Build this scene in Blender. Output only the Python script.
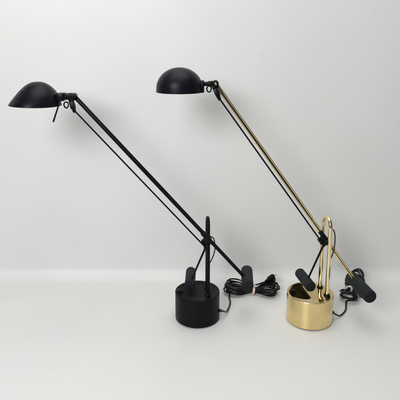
import bpy, bmesh, math, random
from math import sin, cos, pi, radians, sqrt, atan2
from mathutils import Vector, Matrix, noise
random.seed(7)
for o in list(bpy.data.objects): bpy.data.objects.remove(o)
SC = bpy.context.scene
COL = SC.collection

# ------------------------------------------------------------------ camera
cd = bpy.data.cameras.new('camera')
cam = bpy.data.objects.new('camera', cd); COL.objects.link(cam)
cam.location = (0, -1.142, .668)
cam.rotation_euler = (radians(90 - 12), 0, 0)
cd.sensor_fit = 'HORIZONTAL'; cd.sensor_width = 36; cd.lens = 500 / 400 * 36
cd.shift_y = -48 / 400                      # the photograph is cut from the lower part of its frame
cd.clip_start = .02; cd.clip_end = 50
SC.camera = cam

# ------------------------------------------------------------------ light
w = bpy.data.worlds.new('World'); SC.world = w; w.use_nodes = True
bg = w.node_tree.nodes['Background']
bg.inputs['Color'].default_value = (1, 1, .98, 1); bg.inputs['Strength'].default_value = .13

def area(name, loc, target, size, power, col=(1, 1, 1), sy=None):
    l = bpy.data.lights.new(name, 'AREA'); l.energy = power; l.color = col
    l.shape = 'RECTANGLE'; l.size = size; l.size_y = sy or size
    o = bpy.data.objects.new(name, l); COL.objects.link(o); o.location = loc
    o.rotation_euler = (Vector(target) - Vector(loc)).to_track_quat('-Z', 'Y').to_euler()
    return o
area('window_light', (-.74, -1.70, 1.22), (-.1, .1, .45), .72, 27.5, (.985, .99, 1))
area('ceiling_light', (-.02, -.10, 1.75), (.05, .0, .2), 1.2, 13.8, (1, .995, .98))

SC.view_settings.view_transform = 'Standard'; SC.view_settings.look = 'None'
SC.view_settings.exposure = 0; SC.view_settings.gamma = 1
SC.render.engine = 'CYCLES'
SC.cycles.max_bounces = 8

# ------------------------------------------------------------------ materials
def mat(name, col, rough=.5, metal=0, spec=.5, bump=None, var=None, coat=0, rvar=None):
    m = bpy.data.materials.new(name); m.use_nodes = True
    nt = m.node_tree; N = nt.nodes; b = N['Principled BSDF']
    b.inputs['Base Color'].default_value = (*col, 1); b.inputs['Roughness'].default_value = rough
    b.inputs['Metallic'].default_value = metal; b.inputs['Specular IOR Level'].default_value = spec
    b.inputs['Coat Weight'].default_value = coat
    tc = N.new('ShaderNodeTexCoord')
    def nz(scale, detail=4):
        n = N.new('ShaderNodeTexNoise'); n.inputs['Scale'].default_value = scale
        n.inputs['Detail'].default_value = detail
        nt.links.new(tc.outputs['Object'], n.inputs['Vector']); return n
    if bump:
        n = nz(bump[0]); bp = N.new('ShaderNodeBump'); bp.inputs['Strength'].default_value = bump[1]
        bp.inputs['Distance'].default_value = bump[2]
        nt.links.new(n.outputs['Fac'], bp.inputs['Height']); nt.links.new(bp.outputs['Normal'], b.inputs['Normal'])
    if var:
        n = nz(var[0], 6); mr = N.new('ShaderNodeMapRange')
        mr.inputs['From Min'].default_value = .3; mr.inputs['From Max'].default_value = .7
        mr.inputs['To Min'].default_value = 1 - var[1]; mr.inputs['To Max'].default_value = 1 + var[1]
        mx = N.new('ShaderNodeVectorMath'); mx.operation = 'SCALE'; mx.inputs[0].default_value = col
        nt.links.new(n.outputs['Fac'], mr.inputs['Value']); nt.links.new(mr.outputs[0], mx.inputs['Scale'])
        nt.links.new(mx.outputs[0], b.inputs['Base Color'])
    if rvar:
        n = nz(rvar[0], 5); mr = N.new('ShaderNodeMapRange')
        mr.inputs['From Min'].default_value = .3; mr.inputs['From Max'].default_value = .7
        mr.inputs['To Min'].default_value = rough - rvar[1]; mr.inputs['To Max'].default_value = rough + rvar[1]
        nt.links.new(n.outputs['Fac'], mr.inputs['Value']); nt.links.new(mr.outputs[0], b.inputs['Roughness'])
    return m

M_black = mat('black_satin_paint', (.0035, .0042, .0055), .46, spec=.12, bump=(800, .30, .0005), var=(30, .25), rvar=(25, .06))
M_shade = mat('black_shade_lacquer', (.0035, .0045, .0075), .38, spec=.18, bump=(900, .22, .0004), rvar=(18, .05))
M_plastic = mat('black_plastic', (.004, .0046, .0065), .36, spec=.16, rvar=(60, .08))
M_rubber = mat('charcoal_rubber', (.012, .0155, .0168), .66, spec=.2, bump=(600, .6, .0008), var=(45, .3))
M_rubber_end = mat('dark_rubber_end', (.005, .0065, .0095), .6, spec=.25, bump=(500, .3, .0005))
M_cord = mat('black_cord_vinyl', (.003, .003, .004), .30, spec=.35, rvar=(80, .06))
M_brass = mat('polished_brass', (.80, .63, .31), .075, 1, var=(26, .09), rvar=(40, .06), bump=(22, .22, .0012))
M_brass_old = mat('dull_brass_tube', (.90, .74, .42), .17, 1, var=(40, .06), rvar=(50, .06))
M_steel = mat('nickel_steel', (.7, .7, .7), .25, 1)
M_tie = mat('paper_twist_tie', (.75, .62, .56), .7)
M_inner = mat('shade_inner_black', (.02, .02, .022), .5)
M_glass = mat('frosted_bulb_glass', (.75, .75, .72), .25)

def backdrop_mat():
    m = bpy.data.materials.new('white_backdrop_sheet'); m.use_nodes = True
    nt = m.node_tree; N = nt.nodes; L = nt.links; b = N['Principled BSDF']
    b.inputs['Roughness'].default_value = .48; b.inputs['Specular IOR Level'].default_value = .45
    tc = N.new('ShaderNodeTexCoord')
    def noise_(scale, det, stretch=None, dist=0):
        n = N.new('ShaderNodeTexNoise'); n.inputs['Scale'].default_value = scale; n.inputs['Detail'].default_value = det
        n.inputs['Distortion'].default_value = dist
        if stretch:
            mp = N.new('ShaderNodeMapping'); mp.inputs['Scale'].default_value = stretch
            L.new(tc.outputs['Object'], mp.inputs['Vector']); L.new(mp.outputs[0], n.inputs['Vector'])
        else: L.new(tc.outputs['Object'], n.inputs['Vector'])
        return n
    def rng(src, a, b_, c, d):
        r = N.new('ShaderNodeMapRange'); r.inputs['From Min'].default_value = a; r.inputs['From Max'].default_value = b_
        r.inputs['To Min'].default_value = c; r.inputs['To Max'].default_value = d
        L.new(src, r.inputs['Value']); return r.outputs[0]
    cloud = rng(noise_(5, 5).outputs['Fac'], .3, .7, .975, 1.015)
    grime = rng(noise_(28, 8, None, .6).outputs['Fac'], .64, .84, 1, .95)      # faint handling marks
    specks = rng(noise_(150, 3).outputs['Fac'], .73, .82, 1, .74)
    scr = rng(noise_(9, 3, (1, 1, 9), 1.5).outputs['Fac'], .72, .75, 1, .98)
    def mul(a, c):
        x = N.new('ShaderNodeMath'); x.operation = 'MULTIPLY'; L.new(a, x.inputs[0]); L.new(c, x.inputs[1]); return x.outputs[0]
    f = mul(mul(mul(cloud, grime), specks), scr)
    v = N.new('ShaderNodeVectorMath'); v.operation = 'SCALE'; v.inputs[0].default_value = (.760, .763, .748)
    L.new(f, v.inputs['Scale']); L.new(v.outputs[0], b.inputs['Base Color'])
    bp = N.new('ShaderNodeBump'); bp.inputs['Strength'].default_value = .25; bp.inputs['Distance'].default_value = .004
    L.new(noise_(7, 4).outputs['Fac'], bp.inputs['Height']); L.new(bp.outputs['Normal'], b.inputs['Normal'])
    return m
M_back = backdrop_mat()

# ------------------------------------------------------------------ mesh helpers
def link(name, bm, m, parent=None, origin=(0, 0, 0), sharp=38):
    bmesh.ops.recalc_face_normals(bm, faces=bm.faces)
    for f in bm.faces: f.smooth = True
    for e in bm.edges:
        if len(e.link_faces) == 2 and e.calc_face_angle(0) > radians(sharp): e.smooth = False
    me = bpy.data.meshes.new(name)
    org = Vector(origin)
    for v in bm.verts: v.co -= org
    bm.to_mesh(me); bm.free()
    for mm in (m if isinstance(m, (list, tuple)) else [m]): me.materials.append(mm)
    o = bpy.data.objects.new(name, me); COL.objects.link(o)
    if parent is not None: o.parent = parent
    return o

def frame(d):
    d = Vector(d).normalized()
    u = Vector((0, 1, 0)) if abs(d.y) < .9 else Vector((1, 0, 0))
    a = u.cross(d).normalized(); return a, d.cross(a)

def tube(bm, pts, r, seg=14, caps=True, closed=False):
    """tube along points with parallel transported rings; r a number or list"""
    P = [Vector(p) for p in pts]; n = len(P)
    R = r if isinstance(r, (list, tuple)) else [r] * n
    T = []
    for i in range(n):
        if closed: t = P[(i + 1) % n] - P[i - 1]
        else: t = P[min(i + 1, n - 1)] - P[max(i - 1, 0)]
        T.append(t.normalized())
    a, b = frame(T[0]); rings = []
    for i in range(n):
        a = (a - T[i] * a.dot(T[i])).normalized(); b = T[i].cross(a)
        rings.append([bm.verts.new(P[i] + (a * cos(2 * pi * k / seg) + b * sin(2 * pi * k / seg)) * R[i]) for k in range(seg)])
    for i in range(n if closed else n - 1):
        A, B = rings[i], rings[(i + 1) % n]
        for k in range(seg): bm.faces.new((A[k], A[(k + 1) % seg], B[(k + 1) % seg], B[k]))
    if caps and not closed:
        bm.faces.new(list(reversed(rings[0]))); bm.faces.new(rings[-1])

def rod(bm, p, q, prof, seg=32, mi=None):
    """surface of revolution from p towards q; prof = [(fraction or metres along, radius)]"""
    p, q = Vector(p), Vector(q); d = (q - p).normalized(); a, b = frame(d); rings = []
    for s, r in prof:
        c = p + d * s
        rings.append([bm.verts.new(c + (a * cos(2 * pi * k / seg) + b * sin(2 * pi * k / seg)) * max(r, 1e-5)) for k in range(seg)])
    fs = []
    for i in range(len(rings) - 1):
        for k in range(seg):
            f = bm.faces.new((rings[i][k], rings[i][(k + 1) % seg], rings[i + 1][(k + 1) % seg], rings[i + 1][k])); fs.append((i, f))
    f0 = bm.faces.new(list(reversed(rings[0]))); f1 = bm.faces.new(rings[-1])
    if mi:
        for i, f in fs: f.material_index = mi(i)
        f0.material_index = mi(-1); f1.material_index = mi(len(rings) - 1)

def cyl(bm, p, q, r, bev=.0008, seg=32, n=3):
    L = (Vector(q) - Vector(p)).length
    pr = [(bev * (1 - cos(pi / 2 * i / n)), r - bev + bev * sin(pi / 2 * i / n)) for i in range(n + 1)]
    rod(bm, p, q, pr + [(L - s, rr) for s, rr in reversed(pr)], seg)

def box(bm, c, size, bev=.0008, rot=None):
    x = bmesh.new(); bmesh.ops.create_cube(x, size=1)
    for v in x.verts: v.co = Vector((v.co.x * size[0], v.co.y * size[1], v.co.z * size[2]))
    if bev: bmesh.ops.bevel(x, geom=list(x.edges), offset=bev, segments=2, affect='EDGES', profile=.5)
    mtx = Matrix.Translation(Vector(c)) @ (rot.to_4x4() if rot else Matrix())
    bmesh.ops.transform(x, matrix=mtx, verts=x.verts)
    me = bpy.data.meshes.new('tmp'); x.to_mesh(me); x.free(); bm.from_mesh(me); bpy.data.meshes.remove(me)

def spline(pts, sub=8, closed=False):
    P = [Vector(p) for p in pts]; n = len(P); out = []
    for i in range(n if closed else n - 1):
        g = (lambda j: P[j % n]) if closed else (lambda j: P[max(0, min(n - 1, j))])
        a, b, c, d = g(i - 1), g(i), g(i + 1), g(i + 2)
        for k in range(sub):
            t = k / sub
            out.append(.5 * ((2 * b) + (c - a) * t + (2 * a - 5 * b + 4 * c - d) * t * t + (3 * b - a - 3 * c + d) * t ** 3))
    if not closed: out.append(P[-1])
    return out

def V(x, z, y=0): return Vector((x, y, z))

# ------------------------------------------------------------------ the setting: one white sheet swept up from table to wall
def backdrop():
    bm = bmesh.new()
    prof = [(-1.05, 0), (-.8, 0), (-.6, 0), (-.4, 0), (-.2, 0), (-.1, 0), (0, 0), (.1, 0), (.15, 0)]
    yc, rc = .186, .036
    for i in range(0, 17):
        a = pi / 2 * i / 16; prof.append((yc + rc * sin(a), rc - rc * cos(a)))
    for z in (.08, .12, .2, .3, .4, .5, .6, .7, .8, .9, 1.0, 1.1): prof.append((yc + rc + .0 * (z - .05), z))
    xs = [-1.3 + 2.6 * i / 60 for i in range(61)]
    rows = []
    for (y, z) in prof:
        row = []
        for x in xs:
            wob = noise.noise(Vector((x * 2.1, y * 2, z * 2.3)))
            row.append(bm.verts.new((x, y + (wob * .006 if z > .07 else 0), z)))
        rows.append(row)
    for i in range(len(rows) - 1):
        for j in range(60): bm.faces.new((rows[i][j], rows[i][j + 1], rows[i + 1][j + 1], rows[i + 1][j]))
    o = link('backdrop', bm, M_back, sharp=60)
    for f in o.data.polygons: pass
    o['kind'] = 'structure'
    return o
backdrop()

# ------------------------------------------------------------------ lamp shades
def shade(parent, org, cx, cy, z0, profL, profR, ry, stemdir_tilt=0, thick=.0013):
    """dome whose section changes from profL (towards -x) to profR (towards +x); profiles = [(r, z)] apex to rim"""
    bm = bmesh.new(); SEG = 72
    fine = lambda pr: spline([Vector((r, 0, z)) for r, z in pr], 5)
    A, B = fine(profL), fine(profR); n = len(A)
    def ring(i, off):
        out = []
        for k in range(SEG):
            t = 2 * pi * k / SEG; c = cos(t); wgt = (1 - c) / 2; wgt = wgt * wgt * (3 - 2 * wgt)
            r = A[i].x * wgt + B[i].x * (1 - wgt); z = A[i].z * wgt + B[i].z * (1 - wgt)
            r = max(r - off, .0004)
            yy = r * sin(t) * (1 + (ry - 1) * min(1, r / .03))
            out.append(Vector((cx + r * c, cy + yy, z0 + z - off * .7)))
        return out
    outer = [[bm.verts.new(p) for p in ring(i, 0)] for i in range(n)]
    inner = [[bm.verts.new(p) for p in ring(i, thick)] for i in range(n)]
    for p in inner[-1]: p.co.z = outer[-1][0].co.z * 0 + p.co.z + thick * .7 - .0001
    for S, mi in ((outer, 0), (inner, 1)):
        for i in range(n - 1):
            for k in range(SEG):
                f = bm.faces.new((S[i][k], S[i][(k + 1) % SEG], S[i + 1][(k + 1) % SEG], S[i + 1][k])); f.material_index = mi
        f = bm.faces.new(S[0]); f.material_index = mi
    for k in range(SEG): bm.faces.new((outer[-1][k], outer[-1][(k + 1) % SEG], inner[-1][(k + 1) % SEG], inner[-1][k]))
    # flip handled by hand: outward for outer shell
    o = link('lamp_shade', bm, [M_shade, M_inner], parent, org)
    return o

def surf_point(A, B, ry, cx, cy, z0, s, t):
    i = min(int(s * (len(A) - 1)), len(A) - 2); u = s * (len(A) - 1) - i
    a = A[i].lerp(A[i + 1], u); b = B[i].lerp(B[i + 1], u)
    c = cos(t); wgt = (1 - c) / 2; wgt = wgt * wgt * (3 - 2 * wgt)
    r = a.x * wgt + b.x * (1 - wgt); z = a.z * wgt + b.z * (1 - wgt)
    return Vector((cx + r * c, cy + r * sin(t) * (1 + (ry - 1) * min(1, r / .03)), z0 + z))

# ------------------------------------------------------------------ bundle of cord
def bundle_path(c, ang, la, lb, width, turns, h, seed, pinch=.22, lift=0):
    rnd = random.Random(seed); pts = []
    ax = Vector((cos(ang), sin(ang), 0)); ay = Vector((-sin(ang), cos(ang), 0))
    for k in range(turns):
        A = la * rnd.uniform(.80, 1.0); B = lb * rnd.uniform(.80, 1.0); W = width * rnd.uniform(.55, 1)
        W2 = width * rnd.uniform(.55, 1)
        zb = .004 + (h - .004) * (k + .5) / turns; dy = rnd.uniform(-.1, .1) * width
        for j in range(12 if k < turns - 1 else 15):
            t = 2 * pi * j / 12 + pi; cc = cos(t)
            L = (B if cc > 0 else A) * cc; ww = (W if cc > 0 else W2)
            y = ww * sin(t) * (pinch + abs(cc) ** .8 * 1.25)
            z = .35 * h + (zb - .35 * h) * (.35 + .75 * abs(cc)) + rnd.uniform(-.0026, .0026) + lift * cc * cc * (.4 + .6 * k / turns) * (1 if cc > 0 else .3)
            pts.append(c + ax * (L + rnd.uniform(-.004, .004)) + ay * (y + dy * abs(cc) + rnd.uniform(-.0028, .0028)) + Vector((0, 0, max(z, .0034))))
    return pts

# ------------------------------------------------------------------ the lamp
def lamp(label, P):
    ox, oy = P['base']; org = Vector((ox, oy, 0))
    root = bpy.data.objects.new('desk_lamp', None); COL.objects.link(root); root.location = org
    root.empty_display_size = .05
    root['label'] = label; root['category'] = 'desk lamp'; root['group'] = 'counterbalance desk lamps side by side'
    metal, tube_m = P['metal'], P['tube']
    yp = P['yp']                                   # depth of the arm's plane
    H, R = .073, P['R']
    def part(name, bm, m, parent=root, sharp=38):
        o = link(name, bm, m, parent, org if parent is root else org, sharp); return o
    # base: solid drum with a small rolled edge
    bm = bmesh.new(); e = .0016
    pr = [(.0025, R - .003), (.0025, R - .0012), (.0031, R - .0003), (.004, R)]
    pr += [(.0045 + (H - .009) * i / 6, R) for i in range(7)]
    pr += [(H - e + e * sin(pi / 2 * i / 5), R - e + e * cos(pi / 2 * i / 5)) for i in range(6)]
    pr += [(H - .0001, R - .0045), (H - .0005, R - .0052), (H - .0005, R * .5), (H - .0005, .0004)]
    rod(bm, (ox, oy, 0), (ox, oy, 1), pr, 128)
    part('base', bm, metal, sharp=50)
    bm = bmesh.new(); cyl(bm, (ox, oy, .0003), (ox, oy, .0026), R - .0035, .0005, 64); part('rubber_foot', bm, M_rubber_end)
    # rocker switch on the drum's top, left of the stand
    sx, sy = P['switch']
    bm = bmesh.new(); box(bm, (sx, sy, H + .0003), (.0165, .0125, .0028), .0007)
    sw = part('switch', bm, M_plastic)
    bm = bmesh.new()
    box(bm, (sx, sy, H + .0026), (.0115, .0088, .004), .0009, Matrix.Rotation(radians(9), 3, 'Y'))
    part('rocker', bm, M_plastic, sw)
    # hairpin stand: two uprights joined by a bend at the top
    px, pz = P['post']; rr = P['hair']; yaw = P['yaw']
    dx, dy = sin(yaw) * rr, -cos(yaw) * rr
    rt = P['post_r']
    pts = [(px + dx, yp + dy, H - .004)] + [(px + dx, yp + dy, z) for z in (.10, .14, .18, .21)]
    zc = pz - rr - rt
    for i in range(0, 17):
        a = pi * i / 16; pts.append((px + dx * cos(a), yp + dy * cos(a), zc + rr * sin(a)))
    pts += [(px - dx, yp - dy, z) for z in (.21, .18, .14, .10)] + [(px - dx, yp - dy, H - .004)]
    bm = bmesh.new(); tube(bm, pts, rt, 20); part('stand', bm, tube_m)
    for s in (1, -1):
        bm = bmesh.new(); c = Vector((px + s * dx, yp + s * dy, 0))
        rod(bm, c + V(0, H - .0008), c + V(0, 1), [(0, rt + .0026), (.0018, rt + .0026), (.0030, rt + .0021), (.0038, rt + .0016), (.0044, rt + .0003)], 28)
        part('grommet', bm, M_plastic)
    # arm: twin tubes with a dark strip between them
    a0, a1 = Vector((P['arm0'][0], yp, P['arm0'][1])), Vector((P['arm1'][0], yp, P['arm1'][1]))
    d = (a1 - a0).normalized(); nrm = Vector((0, 1, 0)).cross(d).normalized()
    if nrm.z < 0: nrm = -nrm
    ar, sp = .0021, .0030
    for s in (1, -1):
        bm = bmesh.new(); tube(bm, [a0 + nrm * sp * s - d * .003, a0.lerp(a1, .5) + nrm * sp * s, a1 + nrm * sp * s * .7], ar, 16)
        part('arm_tube', bm, P['armmat'])
    bm = bmesh.new(); q = Matrix((d, Vector((0, 1, 0)), nrm)).transposed()
    box(bm, a0.lerp(a1, .5), ((a1 - a0).length - .004, 0.0022, .0026), .0003, q); part('arm_strip', bm, M_plastic)
    # pivot in the hairpin
    hx, hz = P['hub']; hub = Vector((hx, yp, hz))
    bm = bmesh.new()
    cyl(bm, hub + Vector((0, -rr - .002, 0)), hub + Vector((0, rr + .002, 0)), .0052, .0008, 24)
    cyl(bm, hub + Vector((0, -.0085, 0)), hub + Vector((0, .0085, 0)), .0095, .0012, 28)
    box(bm, hub - d * .012 + nrm * .003, (.026, .011, .011), .0015, q)
    box(bm, hub - d * .003 - nrm * .008, (.016, .009, .012), .0015, q)
    hb = part('pivot', bm, M_plastic)
    # wire that loops from the pivot round the back of the stand
    wp = P['wire']; bm = bmesh.new()
    tube(bm, spline([Vector((x, yp + y, z)) for x, y, z in wp], 8), .0014, 10); part('lead_wire', bm, M_cord)
    # connecting rod and lever
    j = Vector((P['joint'][0], yp - .009, P['joint'][1])); k1 = Vector((P['k1'][0], yp - .004, P['k1'][1]))
    wl = Vector((P['wl'][0] + .001, yp - .002, P['wl'][1] + .003)); wr = Vector((P['wr'][0], yp, P['wr'][1]))
    bm = bmesh.new(); tube(bm, [k1, k1.lerp(j, .5), j], .0019, 12); part('connecting_rod', bm, M_plastic)
    bm = bmesh.new(); tube(bm, [hub + Vector((0, -.009, -.001)), j + Vector((0, -.001, 0)), j.lerp(wl, .5), wl], [.0032, .0026, .0024, .0024], 12)
    cyl(bm, j - Vector((0, .004, 0)), j + Vector((0, .004, 0)), .0045, .0008, 20)
    part('lever', bm, M_plastic)
    # counterweights: rubber sleeved cylinders lying across the arm
    wlc = Vector((P['wl'][0], yp, P['wl'][1]))
    for c, L, r, y0, mm in ((wlc, P['Lw'][0], P['rw'][0], P['yw'][0], 0), (wr, P['Lw'][1], P['rw'][1], P['yw'][1], 1)):
        ya = P['wyaw'][mm]; ax = Vector((sin(ya), -cos(ya), 0))
        A = c - ax * L / 2 + Vector((0, y0, 0)); B = c + ax * L / 2 + Vector((0, y0, 0))
        bm = bmesh.new(); b = .0032
        pr = [(0, .0004), (0, r * .55), (.0004, r * .62), (0, r * .7), (0, r - b)] + [(b - b * cos(pi / 2 * i / 5), r - b + b * sin(pi / 2 * i / 5)) for i in range(1, 6)]
        full = pr + [(L * t, r) for t in (.2, .35, .5, .65, .8)] + [(L - s, q_) for s, q_ in reversed(pr)]
        npr = len(full)
        rod(bm, A, B, full, 48, mi=lambda i: 1 if (i < 5 or i > npr - 7) else 0)
        part('counterweight', bm, [M_rubber, M_rubber_end], sharp=60)
    # head ------------------------------------------------------------
    hc = Vector((P['head'][0], yp, P['head'][1]))
    bm = bmesh.new()
    cyl(bm, hc - Vector((0, .0105, 0)), hc + Vector((0, .0105, 0)), .0072, .001, 28)
    cyl(bm, hc - Vector((0, .0125, 0)), hc - Vector((0, .0100, 0)), .0042, .0008, 20)
    kk = Vector((P['k0'][0], yp, P['k0'][1])); dk = (k1 - kk); qd = dk.normalized()
    qk = Matrix((qd, Vector((0, 1, 0)), -qd.cross(Vector((0, 1, 0))))).transposed()
    box(bm, kk + qd * (dk.length * .38), (dk.length * 1.0, .0115, .0108), .002, qk)
    box(bm, hc.lerp(kk, .55), (.0125, .012, .016), .0015, qk)
    cyl(bm, k1 - qd * .010 - Vector((0, .0075, 0)), k1 - qd * .010 + Vector((0, .0075, 0)), .0052, .0008, 20)
    rod(bm, k1 - qd * .006, k1 + qd * .02, [(0, .0045), (.009, .0040), (.012, .0026)], 20)
    kn = part('hinge', bm, M_plastic)
    bm = bmesh.new(); rod(bm, hc - Vector((0, .0122, 0)), hc - Vector((0, 1, 0)), [(0, .0026), (.0012, .0026), (.0018, .0019), (.0015, .0012), (.0010, .0011)], 18)
    part('screw', bm, P['screw'], kn)
    bm = bmesh.new(); s0 = Vector((P['stem'][0], yp, P['stem'][1])); s1 = hc + Vector((.002, 0, 0))
    ds = (s1 - s0).length; qd2 = (s1 - s0).normalized(); q2 = Matrix((qd2, Vector((0, 1, 0)), -qd2.cross(Vector((0, 1, 0))))).transposed()
    tube(bm, [s0, s0.lerp(s1, .5), s1], P['stem_r'], 18)
    box(bm, s0.lerp(s1, .62), (ds * .4, .0135, P['stem_r'] * 2 + .002), .0012, q2)
    part('shade_stem', bm, M_plastic)
    bm = bmesh.new(); rc = Vector((P['ring'][0], yp - .002, P['ring'][1]))
    tube(bm, [rc + Vector((.0050 * cos(t), .0012 * sin(2 * t), .0068 * sin(t))) for t in [2 * pi * i / 24 for i in range(24)]], .0017, 10, closed=True)
    part('wire_loop', bm, M_cord)
    P['head_fn'](root, org, yp, part)
    # power cord -------------------------------------------------------
    C = P['cord']
    c0 = Vector(C['out'][0]); c1 = Vector(C['out'][1]); dd = (c1 - c0).normalized()
    bm = bmesh.new()
    path = [Vector(p) for p in C['out']]
    path += bundle_path(Vector(C['c']), C['ang'], C['la'], C['lb'], C['w'], C['turns'], C['h'], C['seed'], lift=C.get('lift', 0))
    path += [Vector(p) for p in C['tail']]
    tube(bm, spline(path, 6), .0021, 10)
    cyl(bm, c0 - dd * .003, c0 + dd * .006, .0042, .0008, 20)
    cord = part('power_cord', bm, M_cord)
    # paper tie round the waist of the bundle
    bm = bmesh.new(); cc = Vector(C['c']); ax = Vector((cos(C['ang']), sin(C['ang']), 0)); ay = Vector((-ax.y, ax.x, 0))
    for off in (-.0022, 0, .0021):
        tube(bm, [cc + ax * (off + .001 * sin(3 * t)) + ay * (C['w'] * .40 + .003) * cos(t) + Vector((0, 0, C['h'] * .40 + .0015 + (C['h'] * .40 + .0) * sin(t))) for t in [2 * pi * i / 20 for i in range(20)]], .0012, 8, closed=True)
    tube(bm, [cc + Vector((0, 0, C['h'] * .78)), cc + ax * .004 - ay * .006 + Vector((0, 0, C['h'] * .95)), cc + ax * .010 - ay * .010 + Vector((0, 0, C['h'] * .9))], .0014, 8)
    part('cable_tie', bm, M_tie, cord)
    # plug
    pp = Vector(C['plug'][0]); pd = Vector(C['plug'][1]).normalized()
    bm = bmesh.new(); a, b = frame(pd)
    secs = [(0, .0035, .0035), (.007, .005, .0045), (.013, .0095, .006), (.026, .0115, .0075), (.0295, .0112, .0072), (.030, .009, .005)]
    rings = []
    for s, u, v in secs:
        rings.append([bm.verts.new(pp + pd * s + a * (u * (abs(cos(t)) ** .6) * (1 if cos(t) > 0 else -1)) + b * (v * (abs(sin(t)) ** .6) * (1 if sin(t) > 0 else -1))) for t in [2 * pi * i / 24 + .01 for i in range(24)]])
    for i in range(len(rings) - 1):
        for k in range(24): bm.faces.new((rings[i][k], rings[i][(k + 1) % 24], rings[i + 1][(k + 1) % 24], rings[i + 1][k]))
    bm.faces.new(rings[0]); bm.faces.new(rings[-1])
    plug = part('plug', bm, M_plastic, cord)
    for s in (-1, 1):
        bm = bmesh.new(); c = pp + pd * .030 + a * .0058 * s
        box(bm, c + pd * .0045, (.0014, .0058, .013), .0004, Matrix((a, b, pd)).transposed())
        part('prong', bm, M_steel, plug)
    return root

# --- head of the black lamp: bonnet-like shade with a flared tip and a slot
def head_black(root, org, yp, part):
    cx, cy, z0 = -.3683, yp, .5355
    A = [(.0006, .0530), (.012, .0517), (.025, .0455), (.039, .0335), (.051, .0200), (.0605, .0085), (.0650, .0020)]
    B = [(.0006, .0530), (.011, .0522), (.023, .0470), (.034, .0380), (.043, .0262), (.0485, .0120), (.0515, -.0012)]
    sh = shade(root, org, cx, cy, z0, A, B, 1.06)
    fa = spline([Vector((r, 0, z)) for r, z in A], 5); fb = spline([Vector((r, 0, z)) for r, z in B], 5)
    bm = bmesh.new(); prev = None; pts = []
    for i in range(15):
        u = i / 14; s = .31 + .39 * u; t = radians(244 - 26 * u + 5 * u * u)
        pts.append(surf_point(fa, fb, 1.06, cx, cy, z0, s, t) + Vector((0, -.0001, .0001)))
    tube(bm, pts, [.0006] + [.0013] * 13 + [.0006], 10)
    part('vent_slot', bm, M_inner, sh)
    bm = bmesh.new()
    box(bm, (-.3150, yp, .5545), (.016, .026, .018), .002)
    part('shade_bracket', bm, M_plastic)
    bm = bmesh.new(); tube(bm, [(-.3160, yp - .010, .5480), (-.3205, yp - .012, .533), (-.3330, yp - .014, .4989)], [.0015, .0017, .0021], 12)
    part('adjusting_rod', bm, M_plastic)
    bm = bmesh.new(); bm2 = None
    rod(bm, (cx, cy, z0 + .047), (cx, cy, z0), [(0, .012), (.010, .012), (.011, .010), (.014, .006), (.030, .006), (.035, .004), (.037, .001)], 24)
    part('bulb', bm, M_glass)

def head_gold(root, org, yp, part):
    cx, cy, z0 = -.0464, yp, .5650
    R = .0530
    A = []
    for i in range(9):
        a = radians(90 - i * 90 / 8); A.append((max(.0006, R * cos(a)), .0080 + .0475 * sin(a)))
    A += [(R + .0002, .004), (R + .0004, 0)]
    sh = shade(root, org, cx, cy, z0, A, A, 1.0)
    bm = bmesh.new()
    box(bm, (.0055, yp, .5775), (.008, .030, .027), .002)
    part('shade_bracket', bm, M_plastic)
    bm = bmesh.new()
    rod(bm, (cx, cy, z0 + .049), (cx, cy, z0), [(0, .012), (.010, .012), (.011, .010), (.014, .006), (.030, .006), (.035, .004), (.037, .001)], 24)
    part('bulb', bm, M_glass)

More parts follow.
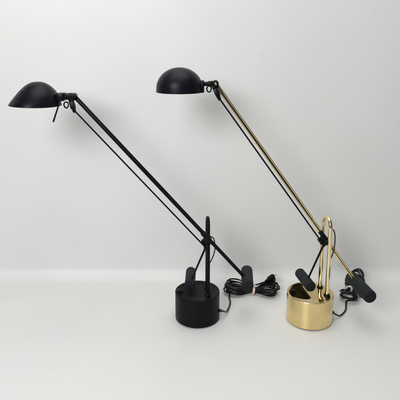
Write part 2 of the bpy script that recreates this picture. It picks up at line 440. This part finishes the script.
lamp('all-black desk lamp with flared shade, black drum base and black stand', dict(
    base=(-.0065, .002), R=.055, metal=M_black, tube=M_black, armmat=M_plastic, yp=-.004, screw=M_plastic,
    switch=(-.0495, -.003), post=(.0187, .2684), hair=.018, yaw=radians(3), post_r=.0044,
    arm0=(-.2835, .5535), arm1=(.1150, .1055), hub=(.0195, .2075),
    wire=[(.022, 0, .219), (.031, .002, .2140), (.0350, .004, .204), (.0365, .004, .186), (.0330, .004, .168), (.0255, .004, .150), (.0215, .006, .144)],
    joint=(.0133, .1932), k1=(-.2869, .5243), k0=(-.2935, .5470), wl=(-.0240, .0980), wr=(.1169, .1041),
    Lw=(.078, .090), rw=(.0128, .0146), yw=(.024, .010), wyaw=(radians(-1), radians(-4)),
    head=(-.2875, .5558), stem=(-.3170, .5548), stem_r=.0064, ring=(-.3047, .5360), head_fn=head_black,
    cord=dict(out=[(.0465, -.0150, .028), (.0555, -.0090, .0235), (.0630, .003, .0140), (.0690, .022, .0062), (.0755, .046, .0036), (.0800, .072, .0034), (.0790, .096, .0036)],
              c=(.147, .123, 0), ang=radians(-5), la=.080, lb=.070, w=.030, turns=9, h=.030, seed=4,
              tail=[(.150, .126, .024), (.168, .128, .029), (.185, .137, .0305)],
              plug=((.181, .135, .030), (.80, .50, .14)))))

lamp('desk lamp with shiny brass drum base, brass arm and black dome shade', dict(
    base=(.2722, -.006), R=.0565, metal=M_brass, tube=M_brass_old, armmat=M_brass_old, yp=0, screw=M_brass_old,
    switch=(.2295, -.003), post=(.3060, .2700), hair=.0205, yaw=radians(10), post_r=.0050,
    arm0=(.0370, .5815), arm1=(.3845, .0990), hub=(.3020, .2075),
    wire=[(.3095, -.018, .243), (.3190, -.014, .237), (.3235, -.012, .222), (.3245, -.010, .200), (.3235, -.008, .182), (.318, -.008, .164), (.3125, -.010, .157)],
    joint=(.2979, .1984), k1=(.0432, .5517), k0=(.0330, .5745), wl=(.2625, .0965), wr=(.3895, .0955),
    Lw=(.080, .106), rw=(.0130, .0155), yw=(.013, -.022), wyaw=(radians(9), radians(8)),
    head=(.0350, .5844), stem=(.0050, .5826), stem_r=.0050, ring=(.0204, .5720), head_fn=head_gold,
    cord=dict(out=[(.3255, -.012, .024), (.337, -.010, .015), (.3500, .000, .0050), (.366, .018, .0034), (.377, .038, .0034)],
              c=(.416, .122, 0), ang=radians(62), la=.066, lb=.076, w=.030, turns=7, h=.026, seed=11, lift=.022,
              tail=[(.428, .144, .026), (.430, .134, .018), (.432, .124, .016)],
              plug=((.431, .128, .016), (.25, -.95, -.08)))))
